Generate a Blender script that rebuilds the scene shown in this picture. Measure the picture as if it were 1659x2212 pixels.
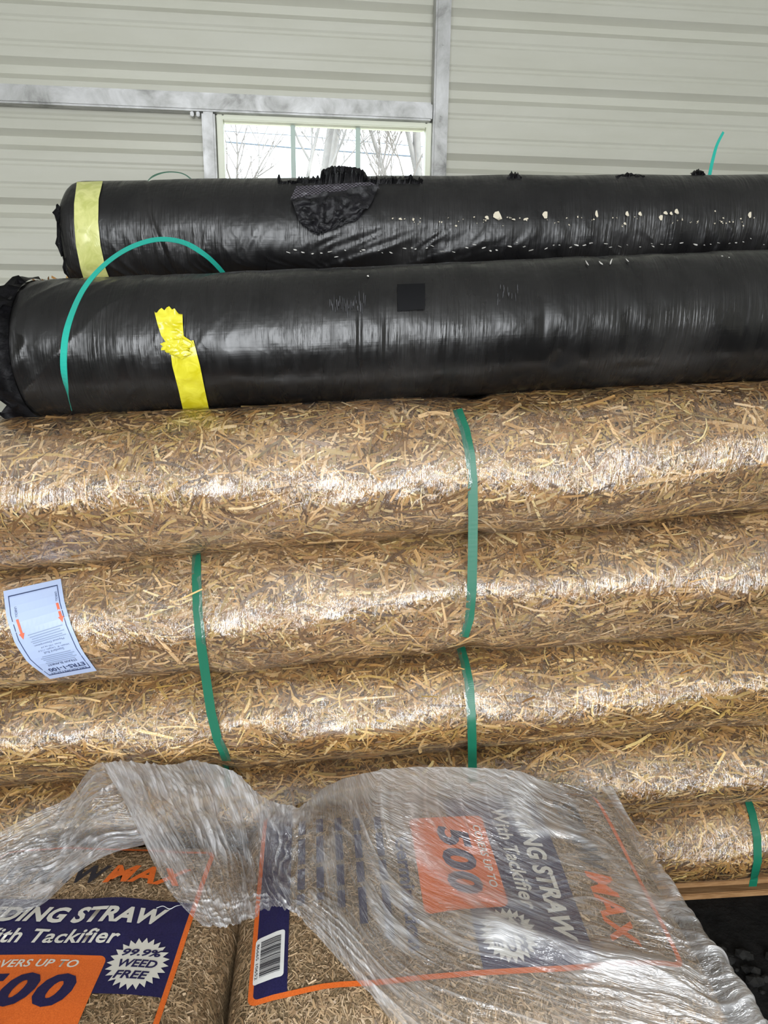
import bpy, bmesh, math, random
import numpy as np
from mathutils import Vector, Matrix, noise as mnoise

for o in list(bpy.data.objects):
    bpy.data.objects.remove(o)
SC = bpy.context.scene
COL = SC.collection
rng = np.random.default_rng(7)
random.seed(7)

# ------------------------------------------------------------------ camera
H = 1.44                                    # eye height above the floor
FPX, CX, CY = 1600.0, 829.5, 1106.0
PITCH, ROLL, WYAW = math.radians(15), math.radians(0.75), math.radians(6.5)
FW = np.array([0, math.cos(PITCH), -math.sin(PITCH)])
_rt = np.array([1.0, 0, 0]); _up = np.array([0, math.sin(PITCH), math.cos(PITCH)])
RT = math.cos(ROLL) * _rt + math.sin(ROLL) * _up
UP = -math.sin(ROLL) * _rt + math.cos(ROLL) * _up
cam = bpy.data.cameras.new('camera'); camo = bpy.data.objects.new('camera', cam); COL.objects.link(camo)
cam.sensor_fit = 'HORIZONTAL'; cam.sensor_width = 36; cam.lens = 36 * FPX / 1659; cam.clip_start = 0.02
M = Matrix.Identity(4)
for i in range(3):
    M[i][0], M[i][1], M[i][2] = RT[i], UP[i], -FW[i]
M[2][3] = H
camo.matrix_world = M
SC.camera = camo

# ------------------------------------------------------------------ light
SC.view_settings.view_transform = 'Standard'
SC.view_settings.look = 'None'
SC.view_settings.gamma = 1
SC.view_settings.use_curve_mapping = False
SC.view_settings.exposure = 0.0
W = bpy.data.worlds.new('sky'); SC.world = W; W.use_nodes = True
bg = W.node_tree.nodes['Background']
bg.inputs[0].default_value = (0.90, 0.97, 1.0, 1); bg.inputs[1].default_value = 4.0
DOOR = (-1.0, 1.4, 0.55, 2.65)              # the open doorway behind the camera: x0, x1, z0, z1
ld = bpy.data.lights.new('door_daylight', 'AREA'); ld.shape = 'RECTANGLE'; ld.size = DOOR[1] - DOOR[0]; ld.size_y = DOOR[3] - DOOR[2]
ld.energy = 172; ld.color = (0.95, 0.97, 1.0)
lo = bpy.data.objects.new('door_daylight', ld); COL.objects.link(lo)
lo.location = ((DOOR[0] + DOOR[1]) / 2, -3.0, (DOOR[2] + DOOR[3]) / 2); lo.rotation_euler = (math.radians(90), 0, 0)
sd = bpy.data.lights.new('sun', 'SUN'); sd.energy = 2.0; sd.angle = 0.01; sd.color = (1, 0.96, 0.9)
so = bpy.data.objects.new('sun', sd); COL.objects.link(so)
so.rotation_euler = (math.radians(20), math.radians(55), 0)
SC.cycles.transparent_max_bounces = 24
SC.cycles.max_bounces = 10

# ------------------------------------------------------------------ helpers
def ray(x, y): return (x - CX) / FPX * RT - (y - CY) / FPX * UP + FW
def on_plane_y(x, y, y0, s=0.0):
    d = ray(x, y); t = y0 / (d[1] - s * d[0]); return d * t + np.array([0, 0, H])

_tabs = {}
def vn(x, y, seed=0):
    """smooth 2-D value noise, -1..1"""
    if seed not in _tabs: _tabs[seed] = np.random.default_rng(1000 + seed).uniform(-1, 1, (256, 256))
    T = _tabs[seed]; x = np.asarray(x, float); y = np.asarray(y, float)
    xi = np.floor(x).astype(int); yi = np.floor(y).astype(int); fx = x - xi; fy = y - yi
    fx = fx * fx * (3 - 2 * fx); fy = fy * fy * (3 - 2 * fy)
    a = T[xi & 255, yi & 255]; b = T[(xi + 1) & 255, yi & 255]; c = T[xi & 255, (yi + 1) & 255]; d = T[(xi + 1) & 255, (yi + 1) & 255]
    return (a * (1 - fx) + b * fx) * (1 - fy) + (c * (1 - fx) + d * fx) * fy

def tag(o, label=None, cat=None, group=None, kind=None):
    if label: o['label'] = label
    if cat: o['category'] = cat
    if group: o['group'] = group
    if kind: o['kind'] = kind
    return o
def empty(name, loc=(0, 0, 0)):
    o = bpy.data.objects.new(name, None); COL.objects.link(o); o.location = loc; o.empty_display_size = 0.05; return o
def link(name, me, m, parent=None):
    o = bpy.data.objects.new(name, me); COL.objects.link(o)
    if m is not None and not me.materials: me.materials.append(m)
    if parent is not None:
        o.parent = parent
        o.matrix_parent_inverse = Matrix.Translation(parent.location).inverted()
    return o
def mesh_np(name, V, F, m, parent=None, uv=None, col=None, smooth=True, attrs=None):
    """V (n,3); F (k,4) or (k,3) int arrays; uv per vertex; col per vertex rgba"""
    me = bpy.data.meshes.new(name)
    V = np.asarray(V, np.float32); F = np.asarray(F, np.int32); k, c = F.shape
    me.vertices.add(len(V)); me.vertices.foreach_set('co', V.ravel())
    me.loops.add(k * c); me.loops.foreach_set('vertex_index', F.ravel())
    me.polygons.add(k); me.polygons.foreach_set('loop_start', np.arange(0, k * c, c, dtype=np.int32))
    if uv is not None:
        l = me.uv_layers.new(name='UVMap'); l.data.foreach_set('uv', np.asarray(uv, np.float32)[F.ravel()].ravel())
    if col is not None:
        a = me.color_attributes.new('Col', 'FLOAT_COLOR', 'POINT'); a.data.foreach_set('color', np.asarray(col, np.float32).ravel())
    for nm, vals in (attrs or {}).items():
        a = me.attributes.new(nm, 'FLOAT', 'POINT'); a.data.foreach_set('value', np.asarray(vals, np.float32).ravel())
    me.polygons.foreach_set('use_smooth', np.full(k, smooth, dtype=bool))
    me.update(); me.validate()
    return link(name, me, m, parent)
def grid_faces(nu, nv, wrap_v=False):
    i = np.arange(nu - 1)[:, None]; j = np.arange(nv if wrap_v else nv - 1)[None, :]
    j2 = (j + 1) % nv
    return np.stack([i * nv + j, (i + 1) * nv + j, (i + 1) * nv + j2, i * nv + j2], -1).reshape(-1, 4)
def bm_obj(name, bm, m, parent=None, smooth=False):
    me = bpy.data.meshes.new(name); bm.to_mesh(me); bm.free()
    if smooth: me.polygons.foreach_set('use_smooth', np.full(len(me.polygons), True))
    return link(name, me, m, parent)
def add_box(bm, x0, x1, y0, y1, z0, z1, bevel=0.0, mat=None):
    r = bmesh.ops.create_cube(bm, size=1)
    vs = r['verts']
    for v in vs:
        v.co = Vector((x0 + (v.co.x + .5) * (x1 - x0), y0 + (v.co.y + .5) * (y1 - y0), z0 + (v.co.z + .5) * (z1 - z0)))
        if mat is not None: v.co = mat @ v.co
    if bevel:
        es = list({e for v in vs for e in v.link_edges})
        bmesh.ops.bevel(bm, geom=es, offset=bevel, segments=2, affect='EDGES')

# ------------------------------------------------------------------ materials
class NT:
    def __init__(s, name):
        s.m = bpy.data.materials.new(name); s.m.use_nodes = True; s.t = s.m.node_tree
        s.t.nodes.clear(); s.out = s.t.nodes.new('ShaderNodeOutputMaterial')
    def n(s, typ, ins=None, **kw):
        nd = s.t.nodes.new(typ)
        for k, v in kw.items(): setattr(nd, k, v)
        for k, v in (ins or {}).items():
            if isinstance(v, bpy.types.NodeSocket): s.t.links.new(v, nd.inputs[k])
            else: nd.inputs[k].default_value = v
        return nd
    def ramp(s, fac, stops):
        nd = s.n('ShaderNodeValToRGB', {0: fac}); e = nd.color_ramp.elements
        e[0].position, e[0].color = stops[0]; e[1].position, e[1].color = stops[-1]
        for p, c in stops[1:-1]:
            x = e.new(p); x.color = c
        return nd.outputs[0]
    def math(s, op, a, b=0.0):
        return s.n('ShaderNodeMath', {0: a, 1: b}, operation=op).outputs[0]
    def surf(s, sock):
        s.t.links.new(sock, s.out.inputs[0]); return s.m
def g(v): return (v, v, v, 1)
def simple(name, col, rough=0.5, spec=0.5, metal=0.0):
    k = NT(name)
    b = k.n('ShaderNodeBsdfPrincipled', {'Base Color': (*col, 1), 'Roughness': rough, 'Metallic': metal, 'Specular IOR Level': spec})
    return k.surf(b.outputs[0])
def mapped(k, scale, coord='UV'):
    tc = k.n('ShaderNodeTexCoord')
    return k.n('ShaderNodeMapping', {0: tc.outputs[coord], 3: scale}).outputs[0]

def mat_wall(name):
    k = NT(name)
    v = mapped(k, (1.2, 1.2, 6), 'Object')
    nz = k.n('ShaderNodeTexNoise', {'Vector': v, 'Scale': 2.0, 'Detail': 6.0, 'Roughness': .6})
    c = k.ramp(nz.outputs[0], [(.3, (.52, .515, .44, 1)), (.7, (.57, .565, .495, 1))])
    b = k.n('ShaderNodeBsdfPrincipled', {'Base Color': c, 'Roughness': .38, 'Specular IOR Level': .35})
    return k.surf(b.outputs[0])
def mat_steel():
    k = NT('galvanized_steel')
    v = mapped(k, (1, 1, 1), 'Object')
    a = k.n('ShaderNodeTexNoise', {'Vector': v, 'Scale': 9.0, 'Detail': 8.0, 'Roughness': .65, 'Distortion': .6})
    c = k.ramp(a.outputs[0], [(.30, (.22, .22, .21, 1)), (.44, (.40, .40, .39, 1)), (.6, (.52, .52, .52, 1)), (.75, (.60, .60, .60, 1))])
    r = k.ramp(a.outputs[0], [(.3, g(.6)), (.7, g(.38))])
    b = k.n('ShaderNodeBsdfPrincipled', {'Base Color': c, 'Roughness': r, 'Metallic': .35})
    return k.surf(b.outputs[0])
def mat_straw_base(name, dark, mid, light, scale):
    k = NT(name)
    tc = k.n('ShaderNodeTexCoord')
    a = k.n('ShaderNodeTexNoise', {'Vector': tc.outputs['Object'], 'Scale': scale, 'Detail': 7.0, 'Roughness': .7, 'Distortion': 1.5})
    w = k.n('ShaderNodeTexVoronoi', {'Vector': tc.outputs['Object'], 'Scale': scale * 1.7, 'Randomness': 1.0}, feature='F1')
    f = k.math('ADD', k.math('MULTIPLY', a.outputs[0], .75), k.math('MULTIPLY', w.outputs[0], .35))
    c = k.ramp(f, [(.30, dark), (.5, mid), (.72, light)])
    bp = k.n('ShaderNodeBump', {'Strength': .9, 'Distance': .004, 'Height': f})
    b = k.n('ShaderNodeBsdfPrincipled', {'Base Color': c, 'Roughness': .8, 'Normal': bp.outputs[0], 'Specular IOR Level': .1})
    return k.surf(b.outputs[0])
def mat_strand(name):
    k = NT(name)
    at = k.n('ShaderNodeAttribute', attribute_name='Col')
    b = k.n('ShaderNodeBsdfPrincipled', {'Base Color': at.outputs[0], 'Roughness': .42, 'Specular IOR Level': .4})
    return k.surf(b.outputs[0])
def mat_film(name, haze, gloss, rough, sx, sy, bump, dist=.004, warp=1.0, slant=0.0):
    """clear stretch film: transparent sheet with a milky part, fine stretched wrinkles, glossy"""
    k = NT(name)
    tc = k.n('ShaderNodeTexCoord').outputs['UV']
    v = k.n('ShaderNodeMapping', {0: tc, 2: (0, 0, slant), 3: (sx, sy, 1)}, vector_type='POINT').outputs[0]
    v2 = k.n('ShaderNodeTexNoise', {'Vector': mapped(k, (9, 9, 1)), 'Scale': 1.0, 'Detail': 2.0})
    vv = k.n('ShaderNodeVectorMath', {0: v, 1: k.n('ShaderNodeVectorMath', {0: v2.outputs[1], 3: warp}, operation='SCALE').outputs[0]}, operation='ADD').outputs[0]
    a = k.n('ShaderNodeTexNoise', {'Vector': vv, 'Scale': 1.0, 'Detail': 4.0, 'Roughness': .6})
    patch = k.n('ShaderNodeTexNoise', {'Vector': mapped(k, (6, 5, 1)), 'Scale': 1.0, 'Detail': 3.0})
    amp = k.ramp(patch.outputs[0], [(.35, g(.25)), (.65, g(1.0))])
    h = k.math('MULTIPLY', a.outputs[0], amp)
    bp = k.n('ShaderNodeBump', {'Strength': bump, 'Distance': dist, 'Height': h})
    hz = k.n('ShaderNodeAttribute', attribute_name='haze')
    tr = k.n('ShaderNodeBsdfTransparent', {0: (.985, .985, .985, 1)})
    df = k.n('ShaderNodeBsdfDiffuse', {0: (.94, .94, .97, 1), 'Normal': bp.outputs[0]})
    tl = k.n('ShaderNodeBsdfTranslucent', {0: (.94, .94, .97, 1), 'Normal': bp.outputs[0]})
    mk = k.n('ShaderNodeMixShader', {0: .4, 1: df.outputs[0], 2: tl.outputs[0]})
    streak = k.ramp(a.outputs[0], [(.45, g(0)), (.75, g(1))])
    hf = k.math('ADD', k.math('MULTIPLY', k.math('ADD', k.math('MULTIPLY', streak, .8), .5), hz.outputs[2]), haze)
    s1 = k.n('ShaderNodeMixShader', {0: hf, 1: tr.outputs[0], 2: mk.outputs[0]})
    gl = k.n('ShaderNodeBsdfGlossy', {0: g(1), 'Roughness': rough, 'Normal': bp.outputs[0]})
    fr = k.n('ShaderNodeFresnel', {0: 1.30})
    fac = k.math('ADD', k.math('MINIMUM', fr.outputs[0], .10), gloss)
    g2 = k.n('ShaderNodeBsdfGlossy', {0: g(1), 'Roughness': .36, 'Normal': bp.outputs[0]})
    gg = k.n('ShaderNodeMixShader', {0: .25, 1: gl.outputs[0], 2: g2.outputs[0]})
    s2 = k.n('ShaderNodeMixShader', {0: fac, 1: s1.outputs[0], 2: gg.outputs[0]})
    return k.surf(s2.outputs[0])
def mat_black(name, base, rough, scr):
    k = NT(name)
    v = mapped(k, (170, 9, 1)); v2 = mapped(k, (40, 5, 1)); v3 = mapped(k, (4, 3, 1)); v4 = mapped(k, (9, 260, 1))
    a = k.n('ShaderNodeTexNoise', {'Vector': v, 'Scale': 1.0, 'Detail': 4.0, 'Distortion': .5})
    b_ = k.n('ShaderNodeTexNoise', {'Vector': v2, 'Scale': 1.0, 'Detail': 5.0, 'Distortion': .8})
    p = k.n('ShaderNodeTexNoise', {'Vector': v3, 'Scale': 1.0, 'Detail': 5.0, 'Roughness': .6})
    d = k.n('ShaderNodeTexNoise', {'Vector': v4, 'Scale': 1.0, 'Detail': 2.0})
    amp = k.ramp(p.outputs[0], [(.4, g(.1)), (.65, g(1.0))])
    h = k.math('ADD', k.math('MULTIPLY', k.math('ADD', a.outputs[0], b_.outputs[0]), amp), k.math('MULTIPLY', d.outputs[0], .05))
    bp = k.n('ShaderNodeBump', {'Strength': scr, 'Distance': .006, 'Height': h})
    dust = k.ramp(p.outputs[0], [(.45, (*base, 1)), (.8, (base[0] + .022, base[1] + .021, base[2] + .020, 1))])
    rg = k.ramp(b_.outputs[0], [(.3, g(rough - .05)), (.7, g(rough + .16))])
    s = k.n('ShaderNodeBsdfPrincipled', {'Base Color': dust, 'Roughness': rg, 'Normal': bp.outputs[0], 'Specular IOR Level': .45})
    return k.surf(s.outputs[0])
def mat_strap(name, col):
    k = NT(name)
    v = mapped(k, (1, 1, 1), 'Object')
    w = k.n('ShaderNodeTexWave', {'Vector': v, 'Scale': 300.0, 'Distortion': 0.0}, bands_direction='Z')
    bp = k.n('ShaderNodeBump', {'Strength': .15, 'Distance': .001, 'Height': w.outputs[0]})
    b = k.n('ShaderNodeBsdfPrincipled', {'Base Color': (*col, 1), 'Roughness': .33, 'Normal': bp.outputs[0]})
    return k.surf(b.outputs[0])
def mat_tape(name, c0, c1):
    k = NT(name)
    v = mapped(k, (1, 1, 1), 'Object')
    a = k.n('ShaderNodeTexNoise', {'Vector': v, 'Scale': 38.0, 'Detail': 4.0, 'Distortion': 1.2})
    c = k.ramp(a.outputs[0], [(.35, (*c0, 1)), (.65, (*c1, 1))])
    bp = k.n('ShaderNodeBump', {'Strength': .35, 'Distance': .003, 'Height': a.outputs[0]})
    b = k.n('ShaderNodeBsdfPrincipled', {'Base Color': c, 'Roughness': .25, 'Normal': bp.outputs[0]})
    return k.surf(b.outputs[0])
def mat_noise(name, c0, c1, scale, rough=.8, bump=.3, dist=.01, stretch=(1, 1, 1)):
    k = NT(name)
    v = mapped(k, stretch, 'Object')
    a = k.n('ShaderNodeTexNoise', {'Vector': v, 'Scale': scale, 'Detail': 8.0, 'Roughness': .65})
    c = k.ramp(a.outputs[0], [(.35, (*c0, 1)), (.65, (*c1, 1))])
    bp = k.n('ShaderNodeBump', {'Strength': bump, 'Distance': dist, 'Height': a.outputs[0]})
    b = k.n('ShaderNodeBsdfPrincipled', {'Base Color': c, 'Roughness': rough, 'Normal': bp.outputs[0], 'Specular IOR Level': .25})
    return k.surf(b.outputs[0])

MAT = dict(
    wall=mat_wall('ribbed_wall_paint'), steel=mat_steel(),
    straw=mat_straw_base('packed_straw', (.025, .014, .006, 1), (.13, .072, .027, 1), (.36, .22, .09, 1), 90),
    strand=mat_strand('straw_strand'),
    film=mat_film('roll_film', .015, .14, .10, 125, 24, 1.0, .013, 2.2, .30),
    wrap=mat_film('stretch_wrap', .03, .13, .13, 120, 18, 1.0, .014, 4.5),
    black=mat_black('black_wrap', (.008, .0076, .0076), .24, .42),
    black2=mat_black('black_wrap_rear', (.008, .0076, .0080), .30, .6),
    blackcrumple=mat_noise('black_torn_film', (.006, .006, .007), (.02, .019, .022), 45, .18, .6, .006),
    strap=mat_strap('green_strap', (.010, .150, .085)),
    strap_teal=mat_strap('teal_strap', (.02, .42, .33)),
    tape=mat_tape('yellow_tape', (.62, .55, .015), (.80, .74, .06)),
    tape_pale=mat_tape('pale_yellow_tape', (.50, .52, .16), (.66, .66, .26)),
    paper=simple('label_paper', (.46, .56, .80), .35), ink=simple('label_ink', (.03, .05, .14), .5),
    grey_ink=simple('label_small_print', (.13, .17, .28), .5),
    red=simple('label_red', (.75, .16, .08), .5),
    bag=mat_straw_base('bagged_chopped_straw', (.06, .04, .022, 1), (.19, .13, .072, 1), (.34, .25, .15, 1), 190),
    navy=mat_noise('navy_print', (.010, .009, .050), (.020, .017, .080), 400, .42, .15, .001),
    orange=mat_noise('orange_print', (.62, .110, .015), (.78, .170, .03), 500, .45, .15, .001),
    white=simple('white_print', (.66, .64, .58), .45), barwhite=simple('barcode_white', (.75, .75, .74), .4),
    ink_black=simple('black_print', (.012, .012, .02), .5),
    flake=simple('pale_fibre', (.62, .56, .44), .8), flake2=simple('dust_white', (.62, .6, .56), .7),
    wood=mat_noise('pallet_wood', (.26, .13, .05), (.42, .24, .11), 14, .75, .3, .004, (1, 14, 14)),
    soil=mat_noise('shade_toned_gravel', (.003, .003, .003), (.014, .013, .012), 26, .95, 1.0, .03),  # near-black floor: the ground's shade is put into the colour
    frame=simple('window_vinyl', (.78, .80, .66), .4), muntin=simple('muntin_grey_green', (.42, .52, .47), .4),
    bark=mat_noise('bark', (.20, .19, .19), (.29, .27, .26), 5, .9),
    twig=mat_noise('twigs', (.20, .18, .18), (.28, .25, .23), 5, .9),
    cable=simple('cable', (.10, .14, .20), .6), ground=mat_noise('winter_ground', (.22, .2, .13), (.34, .3, .2), 1.5, .9),
)
def glass():
    k = NT('window_glass')
    t = k.n('ShaderNodeBsdfTransparent', {0: (.96, .98, .98, 1)}); gl = k.n('ShaderNodeBsdfGlossy', {0: g(1), 'Roughness': .02})
    f = k.n('ShaderNodeFresnel', {0: 1.45})
    return k.surf(k.n('ShaderNodeMixShader', {0: f.outputs[0], 1: t.outputs[0], 2: gl.outputs[0]}).outputs[0])
MAT['glass'] = glass()

# ------------------------------------------------------------------ the room
CW, SW = math.cos(WYAW), math.sin(WYAW); WD = 2.82
def wl(x, y, z): return np.array([x * CW - y * SW, WD + x * SW + y * CW, z])     # wall frame: x along, y outwards, z up
WMAT = Matrix(((CW, -SW, 0, 0), (SW, CW, 0, WD), (0, 0, 1, 0), (0, 0, 0, 1)))
def struct(o): o['kind'] = 'structure'; return o
WIN = (-0.590, 0.158, 1.10, H + 0.650)          # hole in the wall frame
def wall_panel(name, x0, x1, major0, pitch, hole=None):
    prof = []
    zz = []
    z = major0
    while z > 0.1: z -= pitch
    while z < 2.95:
        zz += [(z - .034, 0), (z - .014, .022), (z + .012, .022), (z + .032, 0)]
        for q in (1 / 3, 2 / 3):
            c = z + pitch * q
            zz += [(c - .011, 0), (c - .004, .0035), (c + .004, .0035), (c + .011, 0)]
        z += pitch
    zz = [(a, b) for a, b in zz if 0 < a < 2.95]
    zs = np.array([a for a, b in zz]); ys = np.array([b for a, b in zz])
    lv = sorted(set([0.0, 2.95] + [float(a) for a in zs] + ([hole[2], hole[3]] if hole else [])))
    xs = [x0, x1] if not hole else [x0, hole[0], hole[1], x1]
    V = []; F = []
    for a in lv:
        b = np.interp(a, zs, ys)
        for x in xs: V.append(wl(x, .062 + b, a))
    n = len(xs)
    for i in range(len(lv) - 1):
        for j in range(n - 1):
            if hole and j == 1 and lv[i] >= hole[2] - 1e-6 and lv[i + 1] <= hole[3] + 1e-6: continue
            F.append((i * n + j, i * n + j + 1, (i + 1) * n + j + 1, (i + 1) * n + j))
    return struct(mesh_np(name, V, F, MAT['wall'], smooth=False))
wall_panel('wall_back_left', -3.3, 0.178, H + .772, .2175, WIN)
wall_panel('wall_back_right', 0.178, 3.3, H + .757, .2290)
def plane_obj(name, pts, m):
    return struct(mesh_np(name, pts, [(0, 1, 2, 3)], m, smooth=False))
yl, yr = wl(-3.3, .06, 0), wl(3.3, .06, 0)
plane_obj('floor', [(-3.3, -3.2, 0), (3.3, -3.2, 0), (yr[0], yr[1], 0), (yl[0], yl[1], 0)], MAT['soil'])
plane_obj('ceiling', [(-3.3, -4.2, 2.9), (yl[0], yl[1], 2.9), (yr[0], yr[1], 2.9), (3.3, -4.2, 2.9)], simple('white_ceiling_sheet', (.82, .82, .80), .6, .2))
plane_obj('wall_left', [(-3.29, -3.2, 0), (yl[0], yl[1], 0), (yl[0], yl[1], 2.95), (-3.29, -3.2, 2.95)], MAT['wall'])
plane_obj('wall_right', [(3.29, -3.2, 0), (3.29, -3.2, 2.95), (yr[0], yr[1], 2.95), (yr[0], yr[1], 0)], MAT['wall'])
Q = []
for a in ((-3.3, DOOR[0], 0, 2.95), (DOOR[1], 3.3, 0, 2.95), (DOOR[0], DOOR[1], DOOR[3], 2.95), (DOOR[0], DOOR[1], 0, DOOR[2])):
    Q += [(a[0], -3.02, a[2]), (a[1], -3.02, a[2]), (a[1], -3.02, a[3]), (a[0], -3.02, a[3])]
struct(mesh_np('wall_front', Q, np.arange(16).reshape(4, 4), MAT['wall'], smooth=False))
# steel framing
def tube_box(name, x0, x1, z0, z1, y0=0.0, y1=.0595):
    bm = bmesh.new(); add_box(bm, x0, x1, y0, y1, z0, z1, .006, WMAT)
    return struct(bm_obj(name, bm, MAT['steel'], smooth=False))
tube_box('trim_1', -3.2, .152, H + .650, H + .707)            # header tube above the window
tube_box('trim_2', .154, .206, 0.0, 2.88, -.004, .0595)       # upright post
tube_box('trim_3', -.636, -.592, 0.0, H + .649, 0, .0575)     # window jamb tube
bm = bmesh.new()
for z in (.30, .9, 1.5, 2.10, 2.32, 2.6):
    add_box(bm, .176, .184, -.0075, -.0035, z, z + .008, .0015, WMAT)
bolts = bm_obj('trim_4', bm, MAT['steel']); struct(bolts)
bm = bmesh.new()
for x in (-.668, -.648):
    add_box(bm, x - .006, x + .006, .012, .04, H + .635, H + .650, .002, WMAT)
struct(bm_obj('trim_5', bm, MAT['steel']))
# window
wroot = struct(empty('window_1', tuple(wl(-.21, .07, 1.10))))
bm = bmesh.new()
x0, x1, z0, z1 = WIN
for a in ((x0, x0 + .022, z0, z1), (x1 - .022, x1, z0, z1), (x0 + .022, x1 - .022, z1 - .018, z1), (x0 + .022, x1 - .022, z0, z0 + .02)):
    add_box(bm, a[0], a[1], .035, .10, a[2], a[3], .003, WMAT)
bm_obj('window_frame', bm, MAT['frame'], wroot)
for x in (-.331, -.102):
    bm = bmesh.new(); add_box(bm, x - .0085, x + .0085, .066, .08, z0 + .02, z1 - .018, .002, WMAT)
    bm_obj('muntin', bm, MAT['muntin'], wroot)
bm = bmesh.new(); add_box(bm, x0 + .02, x1 - .02, .072, .075, z0 + .018, z1 - .016, 0, WMAT)
bm_obj('glass_pane', bm, MAT['glass'], wroot)
# a few dark specks on the sheet metal
# ------------------------------------------------------------------ outside the window
plane_obj('ground_outside', [(-40, 3.6, -.02), (40, 3.6, -.02), (40, 60, -.02), (-40, 60, -.02)], MAT['ground'])
def tree(label, x, y, h, r, spread, seed, mat, depth=5, group=None):
    rd = random.Random(seed)
    segs = []
    def grow(p, d, L, rad, lev):
        q = p
        for i in range(3):
            d2 = (d + Vector((rd.uniform(-.13, .13), rd.uniform(-.13, .13), rd.uniform(-.02, .12)))).normalized()
            q2 = q + d2 * L / 3; segs.append((q, q2, rad * (1 - i * .12), rad * (1 - (i + 1) * .12))); q = q2; d = d2
            if lev < depth and i > 0 and rd.random() < .8:
                for _ in range(1 if lev == 0 else 2):
                    a = rd.uniform(0, 6.28); s = rd.uniform(.45, .9) * spread
                    nd = (d + Vector((math.cos(a) * s, math.sin(a) * s, .15))).normalized()
                    grow(q, nd, L * rd.uniform(.45, .68), rad * rd.uniform(.38, .58), lev + 1)
        if lev < depth: grow(q, d, L * .62, rad * .62, lev + 1)
    grow(Vector((0, 0, 0)), Vector((0, 0, 1)), h * .42, r, 0)
    V = []; F = []
    for a, b, ra, rb in segs:
        ax = (b - a).normalized(); t = ax.orthogonal().normalized(); u = ax.cross(t); base = len(V)
        n = 5 if ra > .03 else 3
        for p, rr in ((a, max(ra, .006)), (b, max(rb, .006))):
            for i in range(n):
                an = 6.2832 * i / n; V.append(p + t * math.cos(an) * rr + u * math.sin(an) * rr)
        for i in range(n): F.append((base + i, base + (i + 1) % n, base + n + (i + 1) % n, base + n + i))
    o = mesh_np('bare_tree', [tuple(v) for v in V], F, mat)
    o.location = (x, y, 0)
    tag(o, label, 'tree', group)
    return o
tree('tall bare tree with the thick trunk in the middle window pane', -1.05, 14.0, 9.0, .17, .8, 3, MAT['bark'], 4, 'trees beyond the window')
tree('tall bare tree trunk by the right edge of the right window pane', .60, 14.5, 9.0, .14, .8, 11, MAT['bark'], 4, 'trees beyond the window')
tree('forked bare tree leaning left beside the thick trunk in the middle pane', -1.55, 11.0, 6.0, .06, 1.0, 5, MAT['bark'], 4, 'trees beyond the window')
tree('twiggy bare tree at the left end of the left window pane', -4.2, 17, 5.9, .09, .9, 8, MAT['twig'], 4, 'trees beyond the window')
tree('twiggy bare tree right of centre in the left window pane', -2.95, 16, 5.3, .08, 1.0, 21, MAT['twig'], 4, 'trees beyond the window')
tree('thin bare tree in the middle of the right window pane', -.1, 13, 5.2, .06, 1.0, 33, MAT['twig'], 4, 'trees beyond the window')
def cable(label, pts, y, r):
    P = [on_plane_y(a, b, y) for a, b in pts]
    P = [P[0] + (P[0] - P[1]) * 3] + P + [P[-1] + (P[-1] - P[-2]) * 3]
    V = []; F = []
    for p in P:
        for i in range(6): V.append(p + np.array([0, math.cos(i * 1.047) * r, math.sin(i * 1.047) * r]))
    F = grid_faces(len(P), 6, True)
    return tag(mesh_np('power_line', V, F, MAT['cable']), label, 'cable', 'power lines outside')
cable('upper, fainter power line crossing the window near the pane tops', [(480, 283), (640, 293), (780, 305), (925, 318)], 20, .010)
cable('lower, thicker power line crossing the window at mid pane', [(480, 306), (640, 320), (780, 330), (925, 340)], 20, .020)

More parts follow.
